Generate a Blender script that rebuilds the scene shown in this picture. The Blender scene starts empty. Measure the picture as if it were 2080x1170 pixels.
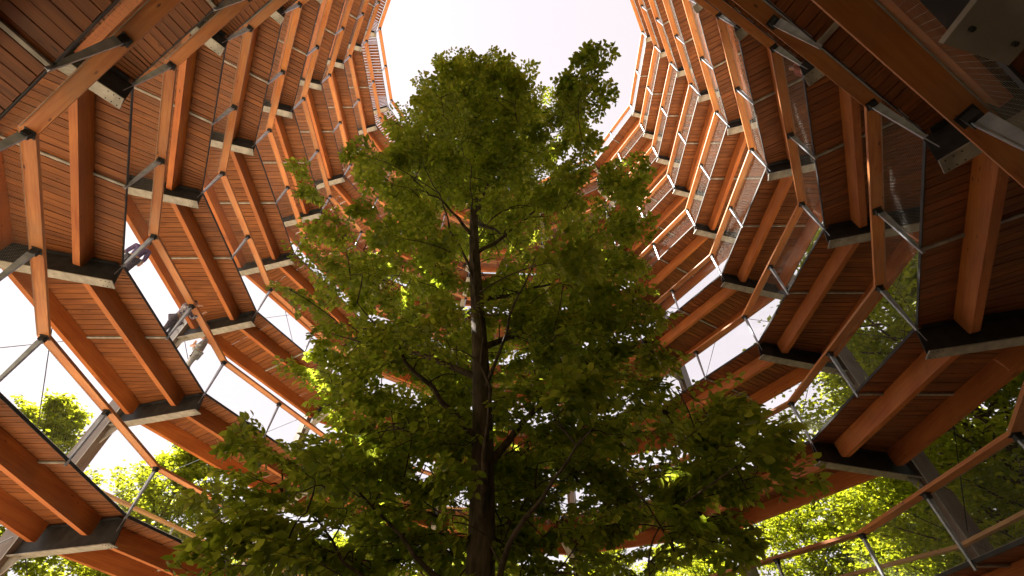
import bpy, bmesh, math, random
import numpy as np
from mathutils import Matrix, Vector
R_ = math.radians
random.seed(7); rng = np.random.default_rng(11)
sc = bpy.context.scene
COL = sc.collection

# ------------------------------------------------------------------ camera
# metres; tower axis at x=y=0, ground at z=0; azimuth is measured from +y towards +x
CAMZ = 3.5
CAM = np.array([0.667, -9.92, CAMZ]); FPX = 923.0; TILT = 0.70713; ROLL = 0.02017   # photo pixels: 2080 x 1170
cam_d = bpy.data.cameras.new('camera'); cam = bpy.data.objects.new('camera', cam_d); COL.objects.link(cam)
cam_d.sensor_width = 36; cam_d.lens = FPX / 2080 * 36; cam_d.clip_start = 0.05; cam_d.clip_end = 3000
cam.matrix_world = Matrix.Translation(CAM.tolist()) @ Matrix.Rotation(math.pi - TILT, 4, 'X') @ Matrix.Rotation(ROLL, 4, 'Z')
sc.camera = cam
# ------------------------------------------------------------------ sky, sun, exposure
SUN_AZ, SUN_EL = -76.0, 50.0
w = bpy.data.worlds.new('World'); sc.world = w; w.use_nodes = True
nt = w.node_tree; nt.nodes.clear()
sky = nt.nodes.new('ShaderNodeTexSky'); sky.sky_type = 'NISHITA'; sky.sun_disc = False
sky.sun_elevation = R_(SUN_EL); sky.sun_rotation = R_(SUN_AZ % 360); sky.dust_density = 3.0; sky.air_density = 1.0
hz = nt.nodes.new('ShaderNodeMix'); hz.data_type = 'RGBA'; hz.inputs[0].default_value = 0.92     # pinkish white put into the sky colour for its overexposed look
hz.inputs[7].default_value = (1.86, 1.665, 1.675, 1)
bg = nt.nodes.new('ShaderNodeBackground'); bg.inputs[1].default_value = 0.1
wo = nt.nodes.new('ShaderNodeOutputWorld')
nt.links.new(sky.outputs[0], hz.inputs[6]); nt.links.new(hz.outputs[2], bg.inputs[0]); nt.links.new(bg.outputs[0], wo.inputs[0])
sun_d = bpy.data.lights.new('sun', 'SUN'); sun_d.energy = 5.0; sun_d.angle = R_(0.53); sun_d.color = (1.0, 0.93, 0.80)
sun = bpy.data.objects.new('sun', sun_d); COL.objects.link(sun)
sdir = Vector((math.sin(R_(SUN_AZ)) * math.cos(R_(SUN_EL)), math.cos(R_(SUN_AZ)) * math.cos(R_(SUN_EL)), math.sin(R_(SUN_EL))))
sun.rotation_euler = sdir.to_track_quat('Z', 'Y').to_euler(); sun.location = (-60, 20, 80)
vs = sc.view_settings; vs.view_transform = 'Standard'; vs.look = 'None'; vs.gamma = 1.0; vs.exposure = 2.45; vs.use_curve_mapping = False
try:
    sc.cycles.max_bounces = 8; sc.cycles.diffuse_bounces = 5; sc.cycles.glossy_bounces = 2; sc.cycles.transmission_bounces = 4
    sc.cycles.use_denoising = True
except Exception: pass

# ------------------------------------------------------------------ helpers
def tag(o, label=None, cat=None, group=None, kind=None):
    if label: o['label'] = label
    if cat: o['category'] = cat
    if group: o['group'] = group
    if kind: o['kind'] = kind
    return o
def empty(name, loc=(0, 0, 0), parent=None):
    o = bpy.data.objects.new(name, None); COL.objects.link(o); o.location = loc; o.empty_display_size = 0.3
    if parent: o.parent = parent
    return o
def link(name, me, parent=None, mat=None, M=None):
    o = bpy.data.objects.new(name, me); COL.objects.link(o)
    if parent: o.parent = parent
    if M is not None: o.matrix_local = M
    if mat and not me.materials: me.materials.append(mat)
    return o
def mesh_np(name, V, F, mat=None, smooth=False, attrs=None):
    """V (n,3) array, F (m,k) array with one face size"""
    V = np.ascontiguousarray(V, np.float32); F = np.ascontiguousarray(F, np.int32)
    me = bpy.data.meshes.new(name); m, k = F.shape
    me.vertices.add(len(V)); me.vertices.foreach_set('co', V.ravel())
    me.loops.add(m * k); me.loops.foreach_set('vertex_index', F.ravel())
    me.polygons.add(m); me.polygons.foreach_set('loop_start', np.arange(0, m * k, k, dtype=np.int32))
    me.polygons.foreach_set('use_smooth', np.full(m, smooth, dtype=bool))
    me.update(calc_edges=True)
    for an, (ty, data) in (attrs or {}).items():
        a = me.attributes.new(an, ty, 'POINT')
        a.data.foreach_set('vector' if ty == 'FLOAT_VECTOR' else 'value', np.ascontiguousarray(data, np.float32).ravel())
    if mat: me.materials.append(mat)
    return me
BOXF = np.array([[0, 3, 2, 1], [4, 5, 6, 7], [0, 1, 5, 4], [1, 2, 6, 5], [2, 3, 7, 6], [3, 0, 4, 7]])
class MB:
    """collects hexahedra, tubes and prisms into one mesh"""
    def __init__(s): s.v = []; s.f = []
    def hexa(s, p):
        b = len(s.v); s.v += [tuple(q) for q in p]; s.f += [tuple(int(i) + b for i in f) for f in BOXF]
    def box(s, x0, x1, y0, y1, z0, z1, fn=None):
        p = [(x0, y0, z0), (x1, y0, z0), (x1, y1, z0), (x0, y1, z0), (x0, y0, z1), (x1, y0, z1), (x1, y1, z1), (x0, y1, z1)]
        s.hexa([fn(q) for q in p] if fn else p)
    def prism(s, poly, y0, y1, fn=None):
        """polygon in x-z extruded along y"""
        b = len(s.v); n = len(poly)
        for y in (y0, y1):
            for x, z in poly: s.v.append(fn((x, y, z)) if fn else (x, y, z))
        s.f.append(tuple(range(b, b + n))); s.f.append(tuple(range(b + 2 * n - 1, b + n - 1, -1)))
        for i in range(n): j = (i + 1) % n; s.f.append((b + j, b + i, b + n + i, b + n + j))
    def bar(s, a, c, r, n=4):
        a, c = Vector(a), Vector(c); d = (c - a).normalized(); u = d.orthogonal().normalized(); v = d.cross(u); b = len(s.v)
        for q in (a, c):
            for i in range(n):
                t = 2 * math.pi * (i + .5) / n; s.v.append(tuple(q + u * (r * math.cos(t)) + v * (r * math.sin(t))))
        for i in range(n): j = (i + 1) % n; s.f.append((b + i, b + j, b + n + j, b + n + i))
        s.f.append(tuple(range(b + n - 1, b - 1, -1))); s.f.append(tuple(range(b + n, b + 2 * n)))
    def mesh(s, name, mat):
        me = bpy.data.meshes.new(name); me.from_pydata(s.v, [], s.f); me.update(); me.materials.append(mat); return me
def tube(path, rad, n=7):
    """tapered tube through points -> V, F"""
    P = np.asarray(path, float); m = len(P); T = np.gradient(P, axis=0); T /= np.linalg.norm(T, axis=1)[:, None] + 1e-9
    ref = np.array([0.31, 0.83, 0.1]); U = np.cross(T, ref); U /= np.linalg.norm(U, axis=1)[:, None] + 1e-9; W = np.cross(T, U)
    a = np.linspace(0, 2 * np.pi, n, endpoint=False); r = np.asarray(rad, float)[:, None, None]
    V = P[:, None] + r * (np.cos(a)[None, :, None] * U[:, None] + np.sin(a)[None, :, None] * W[:, None])
    i = np.arange(m - 1)[:, None] * n; j = np.arange(n)[None]; k = (j + 1) % n
    F = np.stack([i + j, i + k, i + n + k, i + n + j], -1).reshape(-1, 4)
    return V.reshape(-1, 3), F
def ray(px, py):
    c, s = math.cos(ROLL), math.sin(ROLL); a, b = px - 1040, py - 585
    u = (c * a + s * b) / FPX; v = (-s * a + c * b) / FPX; st, ct = math.sin(TILT), math.cos(TILT)
    return np.array([u, st + v * ct, ct - v * st])
def project(P):
    X = np.asarray(P, float) - CAM; st, ct = math.sin(TILT), math.cos(TILT)
    d = X[..., 1] * st + X[..., 2] * ct; dd = np.where(d > .1, d, .1)
    u = FPX * X[..., 0] / dd; v = -FPX * (-X[..., 1] * ct + X[..., 2] * st) / dd; c, s = math.cos(ROLL), math.sin(ROLL)
    return 1040 + c * u - s * v, 585 + s * u + c * v, d

# ------------------------------------------------------------------ materials
def newmat(name):
    m = bpy.data.materials.new(name); m.use_nodes = True; n = m.node_tree; b = n.nodes['Principled BSDF']
    return m, n, b, lambda t: n.nodes.new(t), n.links.new
def ramp(n, stops):
    r = n.nodes.new('ShaderNodeValToRGB'); e = r.color_ramp.elements
    while len(e) < len(stops): e.new(0.5)
    for q, (p, c) in zip(e, stops): q.position = p; q.color = (*c, 1)
    return r
def wood(name, c0, c1, knots=True, attr=None, rough=.6, scale=1.0, weather=None, lam=False):
    """grain runs along local x (or along the first component of a stored vector attribute)"""
    m, n, b, N, L = newmat(name)
    if attr:
        src = N('ShaderNodeAttribute'); src.attribute_name = attr; out = src.outputs['Vector']
    else:
        src = N('ShaderNodeTexCoord'); oi = N('ShaderNodeObjectInfo'); ml = N('ShaderNodeMath'); ml.operation = 'MULTIPLY'; ml.inputs[1].default_value = 57
        L(oi.outputs['Random'], ml.inputs[0]); ad = N('ShaderNodeVectorMath'); ad.operation = 'ADD'
        L(src.outputs['Object'], ad.inputs[0]); L(ml.outputs[0], ad.inputs[1]); out = ad.outputs[0]
    mp = N('ShaderNodeMapping'); mp.inputs['Scale'].default_value = (0.9 * scale, 22 * scale, 22 * scale); L(out, mp.inputs[0])
    g = N('ShaderNodeTexNoise'); g.inputs['Scale'].default_value = 1.0; g.inputs['Detail'].default_value = 6; g.inputs['Distortion'].default_value = .6; L(mp.outputs[0], g.inputs[0])
    bl = N('ShaderNodeMapping'); bl.inputs['Scale'].default_value = (.8, 2.5, 2.5); L(out, bl.inputs[0])
    g2 = N('ShaderNodeTexNoise'); g2.inputs['Scale'].default_value = 1.3; g2.inputs['Detail'].default_value = 3; L(bl.outputs[0], g2.inputs[0])
    add = N('ShaderNodeMath'); add.operation = 'ADD'; L(g.outputs[0], add.inputs[0]); L(g2.outputs[0], add.inputs[1])
    hf = N('ShaderNodeMath'); hf.operation = 'MULTIPLY_ADD'; hf.inputs[1].default_value = .5; hf.inputs[2].default_value = 0; L(add.outputs[0], hf.inputs[0])
    r = ramp(n, [(.34, c0), (.64, c1)]); L(hf.outputs[0], r.inputs[0]); col = r.outputs[0]
    tone = N('ShaderNodeAttribute'); tone.attribute_name = 'tone'
    if attr:
        hsv = N('ShaderNodeHueSaturation'); mr = N('ShaderNodeMapRange'); mr.inputs['To Min'].default_value = .78; mr.inputs['To Max'].default_value = 1.2
        L(tone.outputs['Fac'], mr.inputs[0]); L(mr.outputs[0], hsv.inputs['Value']); L(col, hsv.inputs['Color']); col = hsv.outputs[0]
    else:
        oi2 = N('ShaderNodeObjectInfo'); hsv = N('ShaderNodeHueSaturation'); mr = N('ShaderNodeMapRange'); mr.inputs['To Min'].default_value = .8; mr.inputs['To Max'].default_value = 1.2
        L(oi2.outputs['Random'], mr.inputs[0]); L(mr.outputs[0], hsv.inputs['Value']); L(col, hsv.inputs['Color']); col = hsv.outputs[0]
    if knots:
        km = N('ShaderNodeMapping'); km.inputs['Scale'].default_value = (1.7, 5.5, 5.5); L(out, km.inputs[0])
        vo = N('ShaderNodeTexVoronoi'); vo.inputs['Scale'].default_value = 1.0; L(km.outputs[0], vo.inputs[0])
        kr = ramp(n, [(.05, (0, 0, 0)), (.11, (1, 1, 1))]); L(vo.outputs['Distance'], kr.inputs[0])
        mk = N('ShaderNodeMix'); mk.data_type = 'RGBA'; mk.blend_type = 'MULTIPLY'; mk.inputs[0].default_value = 1
        k2 = ramp(n, [(0, (.28, .2, .15)), (1, (1, 1, 1))]); L(kr.outputs[0], k2.inputs[0]); L(col, mk.inputs[6]); L(k2.outputs[0], mk.inputs[7]); col = mk.outputs[2]
    if lam:       # glue lines between the laminations
        sx = N('ShaderNodeSeparateXYZ'); L(src.outputs['Object'], sx.inputs[0]); s2 = N('ShaderNodeMath'); s2.operation = 'MULTIPLY_ADD'; s2.inputs[1].default_value = .0648
        L(sx.outputs['X'], s2.inputs[0]); L(sx.outputs['Z'], s2.inputs[2]); pp = N('ShaderNodeMath'); pp.operation = 'PINGPONG'; pp.inputs[1].default_value = .021; L(s2.outputs[0], pp.inputs[0])
        lr = ramp(n, [(.0, (.62, .55, .5)), (.0035, (1, 1, 1))]); L(pp.outputs[0], lr.inputs[0]); ml2 = N('ShaderNodeMix'); ml2.data_type = 'RGBA'; ml2.blend_type = 'MULTIPLY'; ml2.inputs[0].default_value = 1
        L(col, ml2.inputs[6]); L(lr.outputs[0], ml2.inputs[7]); col = ml2.outputs[2]
    if weather:   # greyed streaks of weathering with a shape of their own
        wn = N('ShaderNodeTexNoise'); wn.inputs['Scale'].default_value = 1.1; wn.inputs['Detail'].default_value = 5; L(out, wn.inputs[0])
        wr = ramp(n, [(.46, (0, 0, 0)), (.66, (1, 1, 1))]); L(wn.outputs[0], wr.inputs[0])
        mw = N('ShaderNodeMix'); mw.data_type = 'RGBA'; mu = N('ShaderNodeMath'); mu.operation = 'MULTIPLY'; mu.inputs[1].default_value = weather[0]
        L(wr.outputs[0], mu.inputs[0]); L(mu.outputs[0], mw.inputs[0]); L(col, mw.inputs[6]); mw.inputs[7].default_value = (*weather[1], 1); col = mw.outputs[2]
    if attr:   # walked-on upper faces weathered pale grey-brown, made paler to bounce light onto undersides
        ge = N('ShaderNodeNewGeometry'); sp = N('ShaderNodeSeparateXYZ'); L(ge.outputs['True Normal'], sp.inputs[0]); gt = N('ShaderNodeMath'); gt.operation = 'GREATER_THAN'; gt.inputs[1].default_value = .5
        L(sp.outputs['Z'], gt.inputs[0]); mt = N('ShaderNodeMix'); mt.data_type = 'RGBA'; L(gt.outputs[0], mt.inputs[0]); L(col, mt.inputs[6])
        rw = ramp(n, [(.3, (.44, .36, .26)), (.7, (.62, .53, .40))]); L(hf.outputs[0], rw.inputs[0]); L(rw.outputs[0], mt.inputs[7]); col = mt.outputs[2]
    L(col, b.inputs['Base Color']); b.inputs['Roughness'].default_value = rough
    bp = N('ShaderNodeBump'); bp.inputs['Strength'].default_value = .25; bp.inputs['Distance'].default_value = .01; L(g.outputs[0], bp.inputs['Height']); L(bp.outputs[0], b.inputs['Normal'])
    return m
def steel(name, c0, c1, rough=.5, metal=.35):
    m, n, b, N, L = newmat(name); tc = N('ShaderNodeTexCoord'); nz = N('ShaderNodeTexNoise'); nz.inputs['Scale'].default_value = 5; nz.inputs['Detail'].default_value = 5
    L(tc.outputs['Object'], nz.inputs[0]); r = ramp(n, [(.35, c0), (.65, c1)]); L(nz.outputs[0], r.inputs[0]); L(r.outputs[0], b.inputs['Base Color'])
    b.inputs['Roughness'].default_value = rough; b.inputs['Metallic'].default_value = metal
    return m
def leafmat(name, c0, c1, tl, tw=.42):
    m, n, b, N, L = newmat(name)
    at = N('ShaderNodeAttribute'); at.attribute_name = 'tone'; r = ramp(n, [(.0, c0), (1.0, c1)]); L(at.outputs['Fac'], r.inputs[0])
    L(r.outputs[0], b.inputs['Base Color']); b.inputs['Roughness'].default_value = .42; b.inputs['Specular IOR Level'].default_value = .45
    tr = N('ShaderNodeBsdfTranslucent'); rt = ramp(n, [(0, tl[0]), (1, tl[1])]); L(at.outputs['Fac'], rt.inputs[0]); L(rt.outputs[0], tr.inputs[0])
    mx = N('ShaderNodeMixShader'); mx.inputs[0].default_value = tw; L(b.outputs[0], mx.inputs[1]); L(tr.outputs[0], mx.inputs[2])
    L(mx.outputs[0], n.nodes['Material Output'].inputs[0]); return m
def plain(name, col, rough=.7, var=.25, scale=30):
    m, n, b, N, L = newmat(name); tc = N('ShaderNodeTexCoord'); nz = N('ShaderNodeTexNoise'); nz.inputs['Scale'].default_value = scale; nz.inputs['Detail'].default_value = 3
    L(tc.outputs['Object'], nz.inputs[0]); r = ramp(n, [(.3, tuple(x * (1 - var) for x in col)), (.7, tuple(min(1, x * (1 + var)) for x in col))]); L(nz.outputs[0], r.inputs[0])
    L(r.outputs[0], b.inputs['Base Color']); b.inputs['Roughness'].default_value = rough; return m
M_BEAM = wood('glazed_beam', (.34, .076, .013), (.52, .165, .034), lam=True, weather=(.45, (.30, .10, .03)))
M_RAIL = wood('handrail_wood', (.36, .098, .019), (.54, .205, .048), lam=True, weather=(.4, (.36, .19, .09)))
M_PLANK = wood('deck_plank', (.125, .034, .007), (.28, .090, .019), knots=True, attr='pc', rough=.65)
M_COLM = wood('column_wood', (.11, .07, .05), (.19, .13, .10), knots=False, scale=.6, weather=(.5, (.22, .19, .175)))
M_OUT = wood('outer_rail_wood', (.34, .17, .07), (.50, .29, .13), knots=False)
M_FLANGE = steel('galvanised_beam', (.24, .22, .195), (.38, .35, .31), .55, .1)
M_POST = steel('galvanised_post', (.30, .32, .38), (.44, .46, .53), .42, .3)
M_DARK = steel('dark_and_shaded_steel', (.014, .013, .014), (.034, .031, .032), .65, .1)  # dark fittings, and the shade tone of the cross beam web
M_CABLE = plain('cable', (.035, .033, .033), .85)
M_NET = steel('net_wire', (.20, .19, .175), (.30, .285, .265), .85, .0)
M_BARK = None
def bark():
    m, n, b, N, L = newmat('bark'); tc = N('ShaderNodeTexCoord'); mp = N('ShaderNodeMapping'); mp.inputs['Scale'].default_value = (9, 9, 2.2); L(tc.outputs['Object'], mp.inputs[0])
    nz = N('ShaderNodeTexNoise'); nz.inputs['Scale'].default_value = 1.6; nz.inputs['Detail'].default_value = 7; L(mp.outputs[0], nz.inputs[0])
    r = ramp(n, [(.35, (.045, .030, .020)), (.7, (.15, .105, .07))]); L(nz.outputs[0], r.inputs[0]); L(r.outputs[0], b.inputs['Base Color']); b.inputs['Roughness'].default_value = .85
    bp = N('ShaderNodeBump'); bp.inputs['Strength'].default_value = .6; bp.inputs['Distance'].default_value = .02; L(nz.outputs[0], bp.inputs['Height']); L(bp.outputs[0], b.inputs['Normal']); return m
M_BARK = bark()
M_LEAF = leafmat('leaf_inner', (.08, .12, .018), (.27, .31, .05), ((.38, .52, .028), (.82, .86, .09)), .6)
M_LEAFO = leafmat('leaf_outer', (.07, .105, .012), (.24, .28, .03), ((.30, .38, .012), (.60, .60, .03)), .5)

# ------------------------------------------------------------------ ground
def ground():
    n = 60; g = np.concatenate([-np.geomspace(600, 3, n // 2), [0], np.geomspace(3, 600, n // 2)]); X, Y = np.meshgrid(g, g)
    rr = np.hypot(X, Y); Z = (np.sin(X * .05) * np.cos(Y * .043) + .5 * np.sin(X * .13 + 1) * np.sin(Y * .11)) * np.clip((rr - 17) / 25, 0, 1) * .8
    m = len(g); i = np.arange(m - 1)[:, None] * m + np.arange(m - 1)[None]
    F = np.stack([i, i + 1, i + m + 1, i + m], -1).reshape(-1, 4)
    mt, nd, b, N, L = newmat('forest_floor'); tc = N('ShaderNodeTexCoord')
    a = N('ShaderNodeTexNoise'); a.inputs['Scale'].default_value = .35; a.inputs['Detail'].default_value = 8; L(tc.outputs['Object'], a.inputs[0])
    v = N('ShaderNodeTexVoronoi'); v.inputs['Scale'].default_value = 14; L(tc.outputs['Object'], v.inputs[0])
    r1 = ramp(nd, [(.3, (.10, .065, .035)), (.55, (.17, .115, .06)), (.72, (.06, .09, .025))]); L(a.outputs[0], r1.inputs[0])
    mx = N('ShaderNodeMix'); mx.data_type = 'RGBA'; mx.blend_type = 'OVERLAY'; mx.inputs[0].default_value = .35; L(r1.outputs[0], mx.inputs[6]); L(v.outputs['Color'], mx.inputs[7])
    L(mx.outputs[2], b.inputs['Base Color']); b.inputs['Roughness'].default_value = .95
    o = link('ground', mesh_np('ground', np.stack([X, Y, Z], -1).reshape(-1, 3), F, mt, True)); tag(o, kind='structure')
ground()

# ------------------------------------------------------------------ tower
PIT = 4.0045; ZT = 33.795 + CAMZ; PHI = 0.29029; K0, K1 = -19, 107      # ribs every 30 degrees, ramp falls with growing azimuth
DZ = PIT / 12; T15 = math.tan(R_(15))
def zr(th): return ZT - PIT * th / (2 * math.pi)
def frame(th): return Matrix.Translation((0, 0, zr(th))) @ Matrix.Rotation(-th, 4, 'Z')      # local x: down the ramp, y: outward
def slope(p): x, y, z = p; return (x, y, z - DZ * .5 * x / (y * T15))
YI, YO = 9.73, 12.70                      # deck edges (chord distance from the axis)
tower = empty('lookout_tower')
tag(tower, 'round timber lookout tower with a spiral ramp of orange beams winding up around the tree', 'tower')

def beam_mesh(name, y0, y1, zt, zb):
    mb = MB(); x = (y0 + y1) / 2 * T15 - .14; r = .10
    poly = [(-x, zt), (-x, zb + r)] + [(-x + r * (1 - math.cos(t)), zb + r * (1 - math.sin(t))) for t in (.5, 1.07)] + [(-x + r, zb)]
    poly += [(x - r, zb)] + [(x - r * (1 - math.cos(t)), zb + r * (1 - math.sin(t))) for t in (1.07, .5)] + [(x, zb + r), (x, zt)]
    mb.prism(poly, y0, y1, slope); return mb.mesh(name, M_BEAM)
me_bi = beam_mesh('beam', 10.37, 10.53, -1.412, -1.91); me_bo = beam_mesh('beam', 12.17, 12.33, -1.412, -1.91)
# deck frame: edge angles, mid flat bar
mb = MB()
x = YI * T15; mb.box(-x, x, YI - .022, YI - .008, -1.415, -1.345, slope)
x = YO * T15; mb.box(-x, x, YO + .02, YO + .03, -1.44, -1.33, slope)
me_df = mb.mesh('deck_frame', M_DARK)
mb = MB(); mb.box(-.035, .035, YI - .02, 10.365, -1.455, -1.414); mb.box(-.035, .035, 10.535, 12.165, -1.455, -1.414); mb.box(-.035, .035, 12.335, YO, -1.455, -1.414)
me_mid = mb.mesh('flat_bar', M_FLANGE)
# handrail
mb = MB()
for y0, y1, z0, z1 in ((9.61, 9.85, -.035, .035),):
    p = [(-y0 * T15, y0, z0), (y0 * T15, y0, z0), (y1 * T15, y1, z0), (-y1 * T15, y1, z0)]
    mb.hexa([slope(q) for q in p] + [slope((a, b, z1)) for a, b, c in p])
me_hr = mb.mesh('handrail', M_RAIL)
# posts (T section, tapering blade) in a frame whose y is radial
def post_mesh(y, zb):
    mb = MB()
    mb.box(-.028, .028, y - .012, y, zb, -.15)                                # flange
    p = [(y, zb), (y + .04, zb), (y + .12, -.15), (y, -.15)]                  # tapering web
    mb.hexa([(-.007, a, z) for a, z in p] + [(.007, a, z) for a, z in p])
    h = MB(); h.box(-.085, .085, y - .05, y + .11, -.050, -.037); h.box(-.06, .06, y - .02, y + .09, -.15, -.050)      # shoe under the rail
    return mb.mesh('post', M_POST), h.mesh('rail_shoe', M_DARK)
(me_pk, me_sk), (me_pm, me_sm) = post_mesh(10.0, -1.80), post_mesh(9.68, -1.52)
# wire nets
def net(mb, y, x, z0, z1, cell, wr, lean=0.0):
    h = z1 - z0; n = int((2 * x + h * .7) / cell)
    for s in (1, -1):
        for i in range(n + 1):
            xa = -x - h * .7 + i * cell if s > 0 else -x + i * cell
            xb = xa + s * h * .7
            a, b = Vector((xa, y, z0)), Vector((xb, y, z1)); d = b - a; t0, t1 = 0, 1
            lo, hi = min(a.x, b.x), max(a.x, b.x)
            if hi <= -x or lo >= x: continue
            for lim in (-x, x):
                t = (lim - a.x) / d.x
                if lim < 0:
                    if d.x > 0: t0 = max(t0, t)
                    else: t1 = min(t1, t)
                else:
                    if d.x > 0: t1 = min(t1, t)
                    else: t0 = max(t0, t)
            if t1 - t0 < .02: continue
            ln = lambda p: (p[0], p[1] + lean * (p[2] - z0) / h, p[2])
            mb.bar(slope(ln(a + d * t0)), slope(ln(a + d * t1)), wr, 3)
mb = MB(); net(mb, 9.735, 9.735 * T15 - .03, -1.34, -.05, .08, .0012, .10); x = 9.735 * T15
for z, y in ((-1.33, 9.735), (-.05, 9.83)): mb.bar(slope((-x, y, z)), slope((x, y, z)), .006, 4)
me_net = mb.mesh('safety_net', M_NET)
# outer railing
mb = MB(); x0 = 12.64 * T15
mb.box(-x0, x0, 12.60, 12.76, -.05, .03, slope)
me_or = mb.mesh('outer_handrail', M_OUT)
def outpost(x):
    mb = MB(); mb.box(x - .03, x + .03, 12.66, 12.672, -1.34, -.05, slope); mb.box(x - .006, x + .006, 12.672, 12.73, -1.34, -.05, slope); return mb.mesh('outer_post', M_POST)
me_op = outpost(0.0)
mb = MB(); net(mb, 12.65, 12.65 * T15 - .03, -1.34, -.06, .11, .0013); me_on = mb.mesh('outer_net', M_NET)
# cross beam (rib frame) and its gusset
mb = MB()
mb.box(-.14, .14, 9.80, 13.30, -2.16, -2.135)
me_cb = mb.mesh('cross_beam', M_FLANGE)
mb = MB(); mb.hexa([(-.012, 9.80, -2.135), (.012, 9.80, -2.135), (.012, 13.30, -2.135), (-.012, 13.30, -2.135), (-.012, 9.98, -1.47), (.012, 9.98, -1.47), (.012, 13.30, -1.47), (-.012, 13.30, -1.47)])
me_cw = mb.mesh('web', M_DARK)  # darker than its flange: the shade is put into the colour
mb = MB()
for yy in (9.86, 9.96, 10.06):
    for xx in (-.09, .09): mb.bar((xx, yy, -2.175), (xx, yy, -2.16), .009, 6)
me_bt = mb.mesh('bolts', M_DARK)
mb = MB(); mb.box(-.11, .11, 10.10, 13.30, -1.47, -1.445); me_ct = mb.mesh('top_flange', M_DARK)  # darkened like the web, with shade in its colour
mb = MB(); mb.box(-.10, .10, 12.9, 13.30, -2.63, -2.615)
mb.v.clear(); mb.f.clear(); mb.prism([(0, 0), (0, 0), (0, 0)], 0, 1); mb.v.clear(); mb.f.clear()
p = [(13.30, -2.165), (12.86, -2.165), (13.30, -2.75)]
b0 = [(-.02, a, z) for a, z in p] + [(.02, a, z) for a, z in p]; mb.v += b0; mb.f += [(0, 1, 2), (5, 4, 3), (0, 3, 4, 1), (1, 4, 5, 2), (2, 5, 3, 0)]
me_gs = mb.mesh('gusset', M_FLANGE)

PL = []      # every plank: 8 corners
def lines():
    n = 35; xo = np.linspace(-YO * T15, YO * T15, n + 1); a = np.abs(xo); xi = np.where(a < 1.9, a, 1.9 + (a - 1.9) * (YI * T15 - 1.9) / (YO * T15 - 1.9)) * np.sign(xo)
    return xi, xo
XI, XO = lines()
segs = {}
for k in range(K0, K1):
    th = PHI + R_(30) * (k + .5); F = frame(th)
    df = link('deck_frame', me_df, tower, None, F); link('flat_bar', me_mid, df)
    link('beam', me_bi, tower, None, F); link('beam', me_bo, tower, None, F)
    hr = link('handrail', me_hr, tower, None, F)
    Mk = F.inverted() @ frame(PHI + R_(30) * k)
    link('post', me_pk, hr, None, Mk); link('rail_shoe', me_sk, hr, None, Mk); link('post', me_pm, hr); link('rail_shoe', me_sm, hr)
    link('safety_net', me_net, tower, None, F)
    oh = link('outer_handrail', me_or, tower, None, F); link('outer_post', me_op, oh); link('outer_net', me_on, oh)
    cb = link('cross_beam', me_cb, tower, None, frame(PHI + R_(30) * k)); link('top_flange', me_ct, cb); link('web', me_cw, cb); tag(link('bolts', me_bt, cb), kind='stuff'); link('gusset', me_gs, cb)
    segs[k] = df
    Fa = np.array(F)
    for i in range(35):
        j = rng.normal(0, .0025); g = .009 if k > -14 else .022; lp = .0006 if k > -14 else .021; zb = -1.402 + rng.normal(0, .004); e = rng.normal(0, .006); ends = []
        for xa, xb, y in ((XI[i], XI[i + 1], YI + e), (XO[i] + j, XO[i + 1] + j, YO + e)):
            ends += [(xa + g, y, zb), (xb - g, y, zb), (xb - g, y, zb + .042), (xb - lp, y, zb + .042), (xb - lp, y, zb + .055), (xa + lp, y, zb + .055), (xa + lp, y, zb + .042), (xa + g, y, zb + .042)]
        q = np.array([slope(v) for v in ends]); P = q @ Fa[:3, :3].T + Fa[:3, 3]
        PL.append((k, q, P))
Pw = np.array([p[2] for p in PL]); u, v, d = project(Pw[:, [0, 1, 9, 8]])
area = .5 * np.abs((u[:, 2] - u[:, 0]) * (v[:, 3] - v[:, 1]) - (u[:, 3] - u[:, 1]) * (v[:, 2] - v[:, 0]))
cx, cy = u.mean(1), v.mean(1); ok = (d.min(1) > .5) & (cx > 0) & (cx < 2080) & (cy > 0) & (cy < 1170)
below = (Pw[:, 0, 2] > CAMZ)
score = np.where(ok & below, area, 0); order = np.argsort(-score); single = set(order[:300].tolist())
SV, SF, SP, ST = [], [], [], []
LEN = YO - YI
PLF = np.array([(0, 1, 2, 7), (6, 3, 4, 5), (15, 10, 9, 8), (13, 12, 11, 14)] + [(b, a, a + 8, b + 8) for a, b in ((0, 1), (1, 2), (2, 3), (3, 4), (4, 5), (5, 6), (6, 7), (7, 0))])
PLX = np.array([(l, w_, h_) for l in (0, LEN) for w_, h_ in ((0, 0), (.18, 0), (.18, .04), (.19, .04), (.19, .055), (-.01, .055), (-.01, .04), (0, .04))])
def pattr(rnd): return PLX + rnd * np.array([37., 11., 23.])
for i, (k, q, P) in enumerate(PL):
    rd = rng.random(); tn = float(np.clip(rng.normal(.5, .2), 0, 1)); pc = pattr(rd)
    if i in single:
        c = q.mean(0); me = mesh_np('plank', q - c, PLF, M_PLANK, attrs={'pc': ('FLOAT_VECTOR', pc), 'tone': ('FLOAT', np.full(16, tn))})
        link('plank', me, segs[k], None, Matrix.Translation(c.tolist()))
    else:
        b = len(SV) * 16; SV.append(P); SF.append(PLF + b); SP.append(pc); ST.append(np.full(16, tn))
o = link('deck_planking', mesh_np('deck_planking', np.concatenate(SV), np.concatenate(SF), M_PLANK, attrs={'pc': ('FLOAT_VECTOR', np.concatenate(SP)), 'tone': ('FLOAT', np.concatenate(ST))}), tower)
tag(o, kind='stuff')
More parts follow.
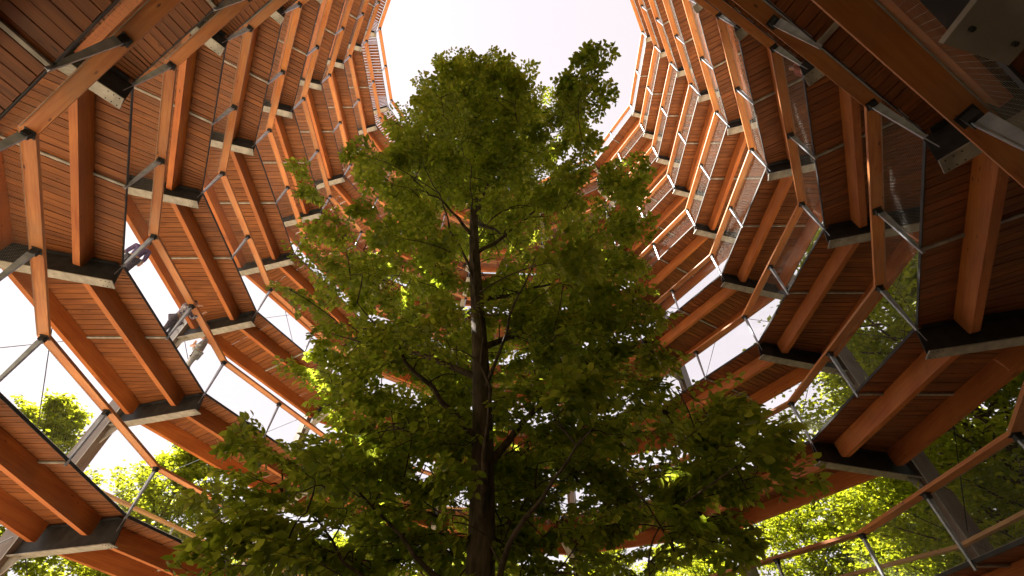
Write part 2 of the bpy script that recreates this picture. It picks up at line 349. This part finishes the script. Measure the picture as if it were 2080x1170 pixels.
# columns and bracing
for c in range(12):
    a = PHI + R_(30) * c; top = zr(a - 2 * math.pi * (2 if c * 30 + 16 > 186 else 1)) + .3
    mb = MB(); mb.box(-.15, top, -.16, .16, -.38, .38)
    me = mb.mesh('column', M_COLM)
    M = Matrix.Translation((math.sin(a) * 13.69, math.cos(a) * 13.69, 0)) @ Matrix.Rotation(-a, 4, 'Z') @ Matrix(((0, 1, 0, 0), (0, 0, 1, 0), (1, 0, 0, 0), (0, 0, 0, 1)))
    co = link('column', me, tower, None, M)
    mb = MB(); 
    for s in (-1, 1): mb.box(-.1, top - .05, s * .163 - .004, s * .163 + .004, -.385, -.34)
    link('edge_strip', mb.mesh('edge_strip', M_FLANGE), co)
    a2 = a + R_(30); pa = Vector((math.sin(a) * 13.6, math.cos(a) * 13.6, 0)); pb = Vector((math.sin(a2) * 13.6, math.cos(a2) * 13.6, 0))
    mb = MB(); z = .6
    while z + 8.4 < top - 1:
        mb.bar(pa + Vector((0, 0, z)), pb + Vector((0, 0, z + 8)), .013, 5); mb.bar(pb + Vector((0, 0, z)), pa + Vector((0, 0, z + 8)), .013, 5); z += 8
    link('bracing_cable', mb.mesh('bracing_cable', M_CABLE), tower)

# ------------------------------------------------------------------ trees
class Leaves:
    def __init__(s): s.P = []; s.D = []; s.N = []; s.S = []
    def add(s, P, D, N, S): s.P.append(P); s.D.append(D); s.N.append(N); s.S.append(S)
    def mesh(s, name, mat, quads=2):
        P = np.concatenate(s.P); D = np.concatenate(s.D); N = np.concatenate(s.N); S = np.concatenate(s.S)[:, None]
        D /= np.linalg.norm(D, axis=1)[:, None] + 1e-9; Wd = np.cross(N, D); Wd /= np.linalg.norm(Wd, axis=1)[:, None] + 1e-9; N = np.cross(D, Wd)
        n = len(P); dr = rng.uniform(-.02, .22, (n, 1))
        def pt(l, w_, h): return P + S * (l * D + w_ * Wd + (h - dr * l * l) * N)
        V = np.stack([pt(0, 0, 0), pt(.28, .30, .07), pt(.68, .27, .05), pt(1.02, 0, 0), pt(.68, -.27, .05), pt(.28, -.30, .07)], 1)
        i = np.arange(n)[:, None] * 6; F = np.concatenate([i + np.array([[0, 1, 2, 3]]), i + np.array([[0, 3, 4, 5]])])
        tone = np.repeat(np.clip(rng.normal(.5, .28, n), 0, 1), 6)
        return mesh_np(name, V.reshape(-1, 3), F, mat, True, {'tone': ('FLOAT', tone)}), n
def unit(v): return v / (np.linalg.norm(v) + 1e-9)
def curve(a, d, length, n, up=0.0, wob=.12):
    """points of a branch that starts at a along d; up bends it upward (+) or lets it hang (-)"""
    pts = [np.array(a, float)]; d = unit(np.array(d, float)); st = length / (n - 1)
    for i in range(n - 1):
        d = unit(d + np.array([0, 0, up]) * st + rng.normal(0, wob, 3) * math.sqrt(st) * .6); pts.append(pts[-1] + d * st)
    return np.array(pts)
def spray(path, r0, LV, tubes, lsize, step, sub=.36, tw=.2, dens=1.0, start=.22, minlen=.25):
    """side branches and twigs with leaves along a limb"""
    seg = np.linalg.norm(np.diff(path, axis=0), axis=1); cum = np.concatenate([[0], np.cumsum(seg)]); Ltot = cum[-1]
    at = lambda s: np.array([np.interp(s, cum, path[:, i]) for i in range(3)])
    dr = lambda s: unit(at(min(s + .05, Ltot)) - at(max(s - .05, 0)))
    side = 1; s = Ltot * start
    twigs = [(path, Ltot * .8, Ltot)]
    while s < Ltot:
        d = dr(s); h = unit(np.cross(d, [0, 0, 1])) * side; side = -side
        ln = (.32 * (Ltot - s) + minlen) * rng.uniform(.7, 1.25)
        b = curve(at(s), d * .75 + h * .85 + np.array([0, 0, rng.normal(0, .22)]), ln, 6, -.08, .22)
        tubes.append(tube(b, np.linspace(max(.004, r0 * .3 * (1 - .6 * s / Ltot)), .002, 6), 4)); twigs.append((b, 0.05, ln))
        t = .12; sd = 1
        while t < ln:
            f = t / ln; p = b[0] + 0; p = np.array([np.interp(f, np.linspace(0, 1, 6), b[:, i]) for i in range(3)]); dd = unit(b[-1] - b[0])
            hh = unit(np.cross(dd, [0, 0, 1])) * sd; sd = -sd
            l2 = (.18 + .3 * (ln - t)) * rng.uniform(.6, 1.2)
            c = curve(p, dd * .8 + hh * .75 + np.array([0, 0, rng.normal(-.05, .2)]), l2, 4, -.15, .2)
            tubes.append(tube(c, np.linspace(.003, .0015, 4), 3)); twigs.append((c, 0.02, l2)); t += tw * rng.uniform(.7, 1.3)
        s += sub * rng.uniform(.7, 1.3)
    for pth, s0, s1 in twigs:
        sg = np.linalg.norm(np.diff(pth, axis=0), axis=1); cm = np.concatenate([[0], np.cumsum(sg)])
        n = int(max(1, (s1 - s0) / step * dens)); ss = np.sort(rng.uniform(s0, s1, n)); P = np.stack([np.interp(ss, cm, pth[:, i]) for i in range(3)], 1)
        d = unit(pth[-1] - pth[0]); h = np.cross(d, [0, 0, 1.]); h = unit(h)
        sgn = np.where(np.arange(n) % 2 == 0, 1, -1)[:, None]
        D = d * .6 + h * sgn * .9 + rng.normal(0, .28, (n, 3)) + np.array([0, 0, -.12])
        Nn = np.array([0, 0, 1.]) + rng.normal(0, .42, (n, 3)); LV.add(P, D, Nn, lsize * rng.uniform(.6, 1.2, n))
def join(tubes):
    V, F, b = [], [], 0
    for v, f in tubes: V.append(v); F.append(f + b); b += len(v)
    return np.concatenate(V), np.concatenate(F)

# ---- the beech inside the tower
TREE_D = 6.0
base = np.array([CAM[0] - .30, CAM[1] + TREE_D])
def trunk_at(z):      # leans a little to the left as it rises
    h = z - CAMZ
    return np.array([base[0] - .055 * np.clip(h, -4, 30) + .12 * math.sin(h * .5), base[1] - .03 * h + .08 * math.sin(h * .37 + 1), z])
H = 19.8
LEFT = [(890, 110), (840, 180), (790, 240), (690, 300), (610, 390), (590, 450), (615, 520), (630, 600), (630, 680), (610, 760), (570, 830), (440, 890), (395, 960), (385, 1010), (430, 1080), (490, 1150)]
RIGHT = [(1095, 130), (1140, 180), (1220, 260), (1285, 320), (1285, 400), (1315, 470), (1345, 540), (1425, 610), (1485, 690), (1545, 770), (1625, 850), (1600, 910), (1545, 980), (1500, 1060), (1450, 1140)]
def envelope(side):
    """height and reach of the crown on one side, from its outline beside the trunk"""
    tb = np.array([base[0] - CAM[0], base[1] - CAM[1]]); out = []
    for px, py in side:
        r = ray(px, py); hd = math.hypot(r[0], r[1]); dn = r[:2] / hd; s_ = float(tb @ dn); z = CAMZ + s_ * r[2] / hd
        if z > H - 1: s_ *= (H - 1 - CAMZ) / (z - CAMZ); z = H - 1
        p = np.array([CAM[0] + dn[0] * s_, CAM[1] + dn[1] * s_]); out.append((z, math.hypot(*(p - trunk_at(z)[:2]))))
    out.sort(); return np.array(out)
def spray_template(seed):
    """a flat leafy spray, stem along +x from the origin, about one metre long"""
    r = np.random.default_rng(seed); tubes, P, D, Nn = [], [], [], []
    def stem(a, d, ln, n, r0, bend):
        pts = [np.array(a, float)]; d = unit(np.array(d, float))
        for i in range(n - 1): d = unit(d + r.normal(0, .10, 3) + np.array([0, 0, bend]) * ln / n); pts.append(pts[-1] + d * ln / (n - 1))
        pts = np.array(pts); tubes.append(tube(pts, np.linspace(r0, .0018, n), 4)); return pts
    def leaves(pts, step):
        ln = np.linalg.norm(pts[-1] - pts[0]); n = max(3, int(ln / step)); t = (np.arange(n) + .6 + r.uniform(-.3, .3, n)) / n; u = np.linspace(0, 1, len(pts))
        Q = np.stack([np.interp(t, u, pts[:, i]) for i in range(3)], 1); d = unit(pts[-1] - pts[0]); h = unit(np.cross([0, 0, 1.], d)); sg = np.where(np.arange(n) % 2, 1, -1)[:, None]
        P.append(Q); D.append(d * .7 + h * sg * .85 + r.normal(0, .25, (n, 3)) + np.array([0, 0, -.25])); Nn.append(np.array([0, 0, 1.]) + r.normal(0, .38, (n, 3)))
    m = stem((0, 0, 0), (1, 0, .12), 1.05, 8, .008, -.25); leaves(m[3:], .056)
    for q in range(9):
        t = .12 + .8 * (q + r.uniform(0, .7)) / 9; a = np.array([np.interp(t, np.linspace(0, 1, 8), m[:, i]) for i in range(3)]); sd = 1 if q % 2 else -1
        ln = (.62 - .38 * t) * r.uniform(.7, 1.2); b = stem(a, (.75, sd * .8, r.normal(0, .22)), ln, 5, .004, -.3); leaves(b, .05)
        for w_ in range(int(ln / .16)):
            f = (w_ + .6) / (ln / .16); c0 = np.array([np.interp(min(f, 1), np.linspace(0, 1, 5), b[:, i]) for i in range(3)]); dd = unit(b[-1] - b[0]); hh = np.cross([0, 0, 1.], dd) * (1 if w_ % 2 else -1)
            c = stem(c0, dd * .7 + hh * .8 + np.array([0, 0, r.normal(-.1, .25)]), r.uniform(.10, .24), 3, .0025, -.2); leaves(c, .05)
    V, F, o_ = [], [], 0
    for v, f in tubes: V.append(v); F.append(f + o_); o_ += len(v)
    return np.concatenate(V), np.concatenate(F), np.concatenate(P), np.concatenate(D), np.concatenate(Nn)
def central_tree():
    root = empty('leafy_tree', (base[0], base[1], 0))
    tag(root, 'tall leafy green tree growing in the middle of the spiral tower', 'tree')
    off = Matrix.Translation((-base[0], -base[1], 0))
    zs = np.linspace(-.2, H, 46); tp = np.array([trunk_at(z) for z in zs]); rad = .23 * (1 - (zs / H) ** 1.05 * .94); rad[0] *= 1.6; rad[1] *= 1.2
    V, F = tube(tp, np.maximum(rad, .012), 14)
    link('trunk', mesh_np('trunk', V, F, M_BARK, True), root, None, off)
    EL, ER = envelope(LEFT), envelope(RIGHT)
    def reach(z, a):      # a: azimuth round the trunk; the camera side is shorter
        l, r = np.interp(z, EL[:, 0], EL[:, 1]), np.interp(z, ER[:, 0], ER[:, 1]); sx, cy_ = math.sin(a), math.cos(a)
        side = (l if sx < 0 else r); mean = .5 * (l + r); fb = mean * (.95 if cy_ > 0 else np.interp(z, [CAMZ + 1, CAMZ + 9, H], [.60, .72, .85]))
        return math.hypot(side * sx, fb * cy_) / 1.0
    LV = Leaves(); limb_pts = []
    # main limbs: they leave the trunk steeply, bend outward and wander
    ga = 1.0; nl = 34
    for i in range(nl):
        f = (i + rng.random()) / nl; z0 = CAMZ - .6 + (H - CAMZ - 2.0) * f ** 1.15; ga += 2.39996 + rng.normal(0, .3)
        up = rng.uniform(.45, 1.15) + .5 * f; zt = min(H - .8, z0 + up * 1.6); rr = reach(zt, ga) * rng.uniform(.6, .95)
        a0 = trunk_at(z0); tip = trunk_at(zt) + np.array([math.sin(ga) * rr, math.cos(ga) * rr, rng.normal(0, .2)]); tip[2] = zt + rng.normal(0, .25)
        n = 12; t = np.linspace(0, 1, n)[:, None]; c1 = a0 + (tip - a0) * .4 + np.array([0, 0, .18 * rr * rng.uniform(-.2, 1.2)])
        path = (1 - t) ** 2 * a0 + 2 * t * (1 - t) * c1 + t ** 2 * tip; wv = np.cumsum(rng.normal(0, .045, (n, 3)), 0) * np.minimum(t * 2, 1); path = path + wv - t * wv[-1] * .5
        r0 = rng.uniform(.022, .05) * (1 - .5 * f) + .006 * rr; V, F = tube(path, np.linspace(r0, .007, n) * np.linspace(1.25, 1, n), 7)
        link('limb', mesh_np('limb', V, F, M_BARK, True), root, None, off); limb_pts.append(path[2:])
    LP = np.concatenate(limb_pts + [np.array([trunk_at(z) for z in np.linspace(CAMZ + 4, H, 30)])])
    TPL = [spray_template(100 + q) for q in range(7)]; TV, TF, tb_ = [], [], 0
    centres = []
    def put(p, out, sc_, tilt):
        """one spray ending at p, pointing along out"""
        nonlocal tb_, LP
        Vt, Ft, P, D, Nn = TPL[rng.integers(7)]
        x = unit(np.array([out[0], out[1], tilt])); y = unit(np.cross([0, 0, 1.], x)); z = np.cross(x, y); rl = rng.normal(0, .28); y, z = y * math.cos(rl) + z * math.sin(rl), z * math.cos(rl) - y * math.sin(rl)
        Rm = np.stack([x, y, z], 1); o_ = p - x * 1.0 * sc_
        TV.append(o_ + sc_ * Vt @ Rm.T); TF.append(Ft + tb_); tb_ += len(Vt)
        LV.add(o_ + sc_ * P @ Rm.T, D @ Rm.T, Nn @ Rm.T, np.full(len(P), .112) * rng.uniform(.65, 1.2, len(P)) * rng.uniform(.85, 1.15))
        q = LP[np.argmin(((LP - o_) ** 2).sum(1) + np.where(LP[:, 2] > o_[2] + .1, 1.5, 0))]; t = np.linspace(0, 1, 6)[:, None]      # its stem back to the nearest limb
        st = q * (1 - t) ** 2 + 2 * t * (1 - t) * ((q + o_) / 2 + np.array([0, 0, .10]) + rng.normal(0, .06, 3)) + o_ * t ** 2
        LP = np.concatenate([LP, o_[None], (o_ + .45 * sc_ * x)[None]])
        V, F = tube(st, np.linspace(.012, .007, 6), 5); TV.append(V); TF.append(F + tb_); tb_ += len(V)
    n = 0; todo = []
    lump = rng.uniform(0, 6.28, 6)
    while n < 1060:
        z = CAMZ + .1 + (H - CAMZ - .3) * rng.random() ** 1.35; a = rng.uniform(-math.pi, math.pi)
        if n > 830: z = CAMZ + rng.uniform(.6, 6.5); a = rng.uniform(-1.9, 1.9)        # the far side hangs low and full
        if math.cos(a) < -.62 and CAMZ + 1.2 < z < CAMZ + 9 and rng.random() < .9: continue
        lum = 1 + .16 * math.sin(3 * a + z * 1.1 + lump[0]) + .12 * math.sin(5 * a - z * 1.7 + lump[1]) + .10 * math.sin(z * 3.1 + 2 * a + lump[2])
        gap = math.sin(2 * a + 2.3 * z + lump[3]) + math.sin(3 * a - 1.3 * z + lump[4])
        if gap > 1.0 and rng.random() < .85: continue
        rr = reach(z, a) * min(1.14, lum * 1.04) * rng.random() ** .36
        if rr < .5: continue
        p = trunk_at(z) + np.array([math.sin(a) * rr, math.cos(a) * rr, 0]); aa = a + rng.normal(0, .45)
        todo.append((p, (math.sin(aa), math.cos(aa)), rng.uniform(.6, 1.15), rng.normal(.12 + .5 * max(0, (z - CAMZ - 9) / 9), .25))); n += 1
    # sprays that stick out on their own
    for px, py, dist, m in ((1228, 95, 10.4, 1), (1205, 118, 10.6, 2), (1172, 165, 10.8, 2), (1238, 160, 10.5, 1), (1195, 205, 11, 2), (1150, 225, 11.2, 2), (870, 150, 9.8, 1), (905, 140, 10.2, 2), (960, 120, 10.5, 2), (1010, 122, 10.8, 2), (1060, 140, 11, 2), (385, 1005, 6.6, 1), (440, 985, 6.8, 2), (1635, 872, 6.2, 1), (1590, 890, 6.4, 2), (1540, 830, 6.6, 2), (575, 350, 10.3, 1), (625, 385, 10.5, 2), (480, 900, 7, 2), (1480, 960, 6.6, 2), (520, 1090, 6.2, 2), (1440, 1080, 6.2, 2)):
        for q in range(m):
            c = CAM + unit(ray(px + rng.normal(0, 12), py + rng.normal(0, 12))) * (dist + rng.normal(0, .4)); t = trunk_at(c[2]); o2 = unit((c - t)[:2] + rng.normal(0, .8, 2)); todo.append((c, o2, rng.uniform(.55, .9), rng.normal(.1, .3)))
    todo.sort(key=lambda q: math.hypot(*(q[0] - trunk_at(q[0][2]))[:2]))
    for q in todo: put(*q)
    V, F = np.concatenate(TV), np.concatenate(TF); tag(link('twigs', mesh_np('twigs', V, F, M_BARK, True), root, None, off), kind='stuff')
    me, n = LV.mesh('crown', M_LEAF); o = link('crown', me, root, None, off); tag(o, kind='stuff'); print('leaves', n)
central_tree()

# ---- trees of the forest around it
def forest_tree(h, rc, seed):
    global rng
    keep = rng; rng = np.random.default_rng(seed); LV = Leaves(); tubes = []
    zs = np.linspace(-.3, h * .93, 18); tp = np.stack([.25 * np.sin(zs * .25 + seed), .25 * np.cos(zs * .2 + seed), zs], 1); tp[:, :2] -= tp[0, :2]
    tr = tube(tp, .30 * (1 - .92 * (np.clip(zs, 0, None) / h)), 9); ga = seed
    nl = 84
    for i in range(nl):
        f = (i + .5) / nl; z = h * (.16 + .80 * f); ga += 2.39996; rr = rc * (math.sin(math.pi * min(.97, (f * .84 + .13))) ** .7) * rng.uniform(.6, 1.1)
        a = np.array([np.interp(z - rr * .35, zs, tp[:, j]) for j in range(3)]); d = np.array([math.sin(ga), math.cos(ga), .3 + .6 * f])
        p = curve(a, d, rr * 1.12, 7, -.03, .1); tubes.append(tube(p, np.linspace(.03 + .010 * rr, .008, 7), 5))
        for q in range(7):        # side branches, each with its own flat clump of leaves
            t = .3 + .7 * (q + rng.random()) / 7; b0 = np.array([np.interp(t, np.linspace(0, 1, 7), p[:, j]) for j in range(3)])
            dd = unit(p[-1] - p[0]); hh = unit(np.cross(dd, [0, 0, 1])) * (1 if q % 2 else -1); ln = rr * rng.uniform(.16, .34) + .25
            sb = curve(b0, dd * .7 + hh * .9 + np.array([0, 0, rng.normal(0, .25)]), ln, 4, -.05, .2); tubes.append(tube(sb, np.linspace(.014, .004, 4), 3))
            n = int(85 * rng.uniform(.6, 1.3)); u_ = rng.random(n); P = np.stack([np.interp(u_, np.linspace(0, 1, 4), sb[:, j]) for j in range(3)], 1) + rng.normal(0, 1, (n, 3)) * np.array([.22, .22, .09]) * (.6 + .16 * rr)
            LV.add(P, rng.normal(0, 1, (n, 3)) * np.array([1, 1, .45]), np.array([0, 0, 1.]) + rng.normal(0, .5, (n, 3)), .20 * rng.uniform(.6, 1.2, n))
    V, F = tr; t_me = mesh_np('trunk', V, F, M_BARK, True); V, F = join(tubes); b_me = mesh_np('limbs', V, F, M_BARK, True)
    c_me, n = LV.mesh('crown', M_LEAFO); print('forest leaves', n); rng = keep
    return t_me, b_me, c_me
kinds = [forest_tree(21, 4.6, 3), forest_tree(18, 4.0, 8), forest_tree(24, 5.2, 5)]
SPOTS = [  # azimuth and distance seen from the camera, kind, scale, turn, label
    (52, 23.5, 2, 1.12, 2.2, 'broad sunlit tree showing between the ramps at mid right'),
    (45, 34.0, 2, 1.0, 3.2, 'sunlit tree farther back at the lower right, left of the column'),
    (57, 25.0, 2, 1.08, 0.3, 'tallest sunlit yellow-green tree filling the gaps at the right edge'),
    (47, 27.0, 0, 1.05, 1.2, 'sunlit tree behind the grey column at the lower right'),
    (39, 30.0, 1, 1.02, 2.1, 'sunlit tree seen below the lowest ramp right of the big tree'),
    (31, 31.0, 1, 1.0, 3.3, 'tree low behind the right-hand branches of the big tree'),
    (22, 33.0, 1, .88, 4.4, 'tree low between the trunk and the right-hand column'),
    (10, 33.5, 0, .82, 5.0, 'tree just right of the big trunk, far behind the tower'),
    (-3, 34.0, 1, .95, 0.8, 'tree directly behind the big trunk, beyond the tower'),
    (-15, 33.5, 0, .80, 1.9, 'tree just left of the big trunk, far behind the tower'),
    (-26, 33.0, 1, .88, 2.7, 'tree low behind the left-hand branches of the big tree'),
    (-37, 29.0, 1, .96, 3.9, 'tree showing in the lower left gap beside the branches'),
    (-49, 30.0, 1, .97, 4.8, 'tree with its top against the sky at the left edge'),
    (82, 25.0, 2, 1.0, 1.5, 'tall tree shading the ramp on the right, mostly hidden behind it'),
    (100, 19.0, 2, 1.05, 2.5, 'tall tree close to the tower behind the right-hand upper ramps'),
    (150, 12.0, 2, 1.2, 0.5, 'unseen tall tree added behind the viewer, between two others'),  # added out of view with its tall neighbours, to darken the upper corners
    (-160, 11.0, 2, 1.2, 1.1, 'unseen tall tree added behind the viewer on the left'),
    (115, 14.0, 2, 1.2, 3.0, 'unseen tall tree added close to the tower beyond the upper right corner'),
    (-122, 14.0, 2, 1.1, 2.0, 'unseen tall tree added close to the tower beyond the upper left corner'),
    (130, 12.5, 0, 1.1, 3.5, 'tree close behind the viewer on the right'),
    (170, 10.5, 2, 1.0, 4.0, 'tree straight behind the viewer'),
    (-140, 11.5, 0, 1.1, 4.9, 'tree close behind the viewer on the left'),
    (-108, 17.0, 1, 1.1, 5.7, 'tree beside the tower behind the dark upper left ramps'),
    (95, 30.0, 2, 1.1, 4.2, 'unseen tall tree added in the second row on the right, hidden by the ramp'),  # second row around the viewer: unseen, added to cut the sky light
    (125, 24.0, 2, 1.1, 0.9, 'unseen tall tree added in the second row behind the viewer on the right'),
    (160, 22.0, 2, 1.15, 5.2, 'unseen tall tree added in the second row straight behind the viewer'),
    (-150, 22.0, 2, 1.1, 3.1, 'unseen tall tree added in the second row behind the viewer on the left'),
    (-118, 25.0, 0, 1.1, 1.7, 'unseen tall tree added in the second row beyond the upper left corner'),
    (66, 27.0, 2, .95, 5.5, 'tree standing behind the ramp at the far right'),
    (-64, 34.0, 1, .70, 0.1, 'smaller tree standing behind the ramp at the far left'),
    (-38, 46.0, 0, .95, 0.6, 'farther tree behind the lower left gap in the railing'),
    (0, 46.0, 0, .95, 2.6, 'farther tree in the second row behind the big trunk'),
    (18, 46.0, 2, .85, 3.6, 'farther tree in the second row right of the trunk'),
    (36, 46.0, 0, 1.0, 4.6, 'farther tree in the second row behind the lower right railing'),
    (-18, 46.0, 2, .85, 5.6, 'farther tree in the second row left of the trunk')]
for az, dist, kd, s, tn, lab in SPOTS:
    p = (CAM[0] + dist * math.sin(R_(az)), CAM[1] + dist * math.cos(R_(az)), 0)
    e = empty('forest_tree', p); e.rotation_euler.z = tn; e.scale = (s, s, s)
    tag(e, lab, 'tree', 'trees around the tower')
    for nm, me in zip(('trunk', 'limbs', 'crown'), kinds[kd]):
        c = link(nm, me, e)
        if nm == 'crown': c['kind'] = 'stuff'

# ------------------------------------------------------------------ people on the ramp
M_SKIN = plain('skin', (.50, .27, .19), .55, .08, 12)
def checked(name, a, b, sc_=14):
    m, n, p, N, L = newmat(name); tc = N('ShaderNodeTexCoord'); ck = N('ShaderNodeTexChecker'); ck.inputs['Scale'].default_value = sc_; ck.inputs[1].default_value = (*a, 1); ck.inputs[2].default_value = (*b, 1)
    L(tc.outputs['Object'], ck.inputs[0]); L(ck.outputs[0], p.inputs['Base Color']); p.inputs['Roughness'].default_value = .85; return m
def skin_mesh(name, pts, edges, mat, parent, root=0):
    """pts: (x, y, z, radius); a smooth continuous surface grown round the skeleton"""
    bm = bmesh.new(); ly = bm.verts.layers.skin.verify(); vs_ = []
    for i, (x, y, z, r) in enumerate(pts):
        v = bm.verts.new((x, y, z)); v[ly].radius = (r, r); v[ly].use_root = (i == root); vs_.append(v)
    for a, b in edges: bm.edges.new((vs_[a], vs_[b]))
    me = bpy.data.meshes.new(name); bm.to_mesh(me); bm.free(); me.materials.append(mat); o = link(name, me, parent)
    m = o.modifiers.new('skin', 'SKIN'); m.use_smooth_shade = True; o.modifiers.new('subdivision', 'SUBSURF').levels = 1; o.modifiers['subdivision'].render_levels = 1; return o
def person(k, x, y, yaw, h, label, shirt, trousers, hair, lean=0.0, arms='cross', group=None):
    e = empty('person'); F = frame(PHI + R_(30) * (k + .5)); s_ = h / 1.75
    z = -1.340 - DZ * .5 * x / (y * T15)
    e.matrix_world = F @ Matrix.Translation((x, y, z)) @ Matrix.Rotation(yaw, 4, 'Z') @ Matrix.Scale(s_, 4); tag(e, label, 'person', group)
    L_ = lambda zz: lean * max(0, zz - .9)                    # forward lean above the hips, +y is forward
    hip, chest, neck = .93, 1.28, 1.50
    J = [(0, L_(hip), hip, .135), (0, L_(1.1), 1.10, .125), (0, L_(chest), chest, .15), (0, L_(1.42), 1.42, .11), (0, L_(neck), neck, .055), (0, L_(1.58) + .02, 1.58, .075), (0, L_(1.67) + .01, 1.67, .098), (0, L_(1.74), 1.74, .06)]
    E = [(i, i + 1) for i in range(7)]; arm = {}; leg = {}
    J.append((0, L_(1.62) + .112, 1.625, .014)); E.append((6, len(J) - 1))        # nose
    for sd in (-1, 1):
        sh = (sd * .19, L_(1.42), 1.42, .065)
        if arms == 'cross': el = (sd * .27, L_(1.15) + .06, 1.15, .048); wr = (sd * -.02, L_(1.2) + .25, 1.20 + .03 * sd, .034); hd = (sd * -.10, L_(1.2) + .25, 1.22 + .03 * sd, .036)
        elif arms == 'rail': el = (sd * .26, L_(1.25) + .15, 1.22, .048); wr = (sd * .18, L_(1.3) + .42, 1.385, .034); hd = (sd * .16, L_(1.3) + .50, 1.40, .036)
        else: el = (sd * .25, L_(1.12) - .02, 1.13, .047); wr = (sd * .27, L_(.9) + .06, .88, .033); hd = (sd * .27, L_(.85) + .08, .80, .036)
        b = len(J); J += [sh, el, wr, hd]; E += [(3, b), (b, b + 1), (b + 1, b + 2), (b + 2, b + 3)]; arm[sd] = b
        d = unit(np.array(hd[:3]) - np.array(wr[:3])); sv = unit(np.cross(d, [0.3, .2, .9]))
        for q, (o_, l_) in enumerate(((-.032, .075), (-.011, .088), (.011, .082), (.032, .066))):
            a_ = np.array(hd[:3]) + d * .03 + sv * o_; b_ = a_ + d * l_ * .55; c_ = b_ + unit(d + np.array([0, 0, -.6])) * l_ * .45
            i0 = len(J); J += [(*a_, .010), (*b_, .009), (*c_, .007)]; E += [(b + 3, i0), (i0, i0 + 1), (i0 + 1, i0 + 2)]
        a_ = np.array(wr[:3]) + d * .035 - sv * .045; c_ = a_ + unit(d - sv * .6) * .05; i0 = len(J); J += [(*a_, .011), (*c_, .009)]; E += [(b + 2, i0), (i0, i0 + 1)]
        b = len(J); J += [(sd * .10, L_(.86), .86, .10), (sd * .11, .02, .48, .062), (sd * .115, -.02, .09, .042), (sd * .12, .12, .04, .036)]; E += [(0, b), (b, b + 1), (b + 1, b + 2), (b + 2, b + 3)]; leg[sd] = b
    skin_mesh('body', J, E, M_SKIN, e)
    g = lambda i, r: (*J[i][:3], J[i][3] + r)
    T = [g(0, .02), g(1, .022), g(2, .022), (J[3][0], J[3][1], J[3][2], .125)]; TE = [(0, 1), (1, 2), (2, 3)]
    for sd in (-1, 1):
        a = arm[sd]; b = len(T); T += [g(a, .02), g(a + 1, .02)]; m_ = [(J[a + 1][q] * .35 + J[a + 2][q] * .65) for q in range(3)]; T.append((*m_, .052)); TE += [(3, b), (b, b + 1), (b + 1, b + 2)]
    skin_mesh('shirt', T, TE, shirt, e)
    T = [(J[0][0], J[0][1], J[0][2] + .02, .158)]; TE = []
    for sd in (-1, 1):
        a = leg[sd]; b = len(T); T += [g(a, .022), g(a + 1, .022), g(a + 2, .026)]; TE += [(0, b), (b, b + 1), (b + 1, b + 2)]
    skin_mesh('trousers', T, TE, trousers, e)
    for sd in (-1, 1):
        a = leg[sd]; skin_mesh('shoe', [(J[a + 2][0], J[a + 2][1] - .03, .05, .05), (J[a + 3][0], J[a + 3][1] + .03, .045, .045)], [(0, 1)], M_SHOE, e)
    skin_mesh('hair', [(0, J[6][1] - .05, 1.60, .07), (0, J[6][1] - .03, 1.69, .10), (0, J[6][1] - .005, 1.745, .085), (0, J[6][1] + .05, 1.75, .05)], [(0, 1), (1, 2), (2, 3)], hair, e)
    return e
M_SHOE = plain('shoe', (.05, .045, .045)); M_JEANS = plain('dark_jeans', (.035, .03, .06)); M_GREYT = plain('grey_cloth', (.26, .26, .28)); M_HAIR = plain('dark_hair', (.02, .015, .012)); M_FAIR = plain('fair_hair', (.30, .20, .09))
M_PLAID = checked('plaid', (.10, .07, .14), (.36, .33, .38)); M_PURP = plain('purple_cloth', (.13, .09, .26)); M_CAP = plain('purple_cap', (.20, .14, .24)); M_RED = plain('rust_cloth', (.30, .07, .04))
GP = 'visitors on the ramp'
person(68, .22, 10.13, math.pi, 1.74, 'person in a dark plaid shirt leaning on the railing at the left', M_PLAID, M_JEANS, M_HAIR, .25, 'rail', GP)
person(68, 1.75, 10.12, .9, 1.68, 'person in a grey top standing by the railing left of the branches', M_GREYT, M_GREYT, M_FAIR, .05, 'cross', GP)
person(68, -2.15, 10.28, 2.4, 1.62, 'person in purple half hidden behind the railing post at far left', M_PURP, M_JEANS, M_HAIR, .1, 'down', GP)
person(63, 2.05, 9.98, math.pi, 1.02, 'small child in a purple cap peeping through the net at upper right', M_RED, M_JEANS, M_CAP, .25, 'down', GP)
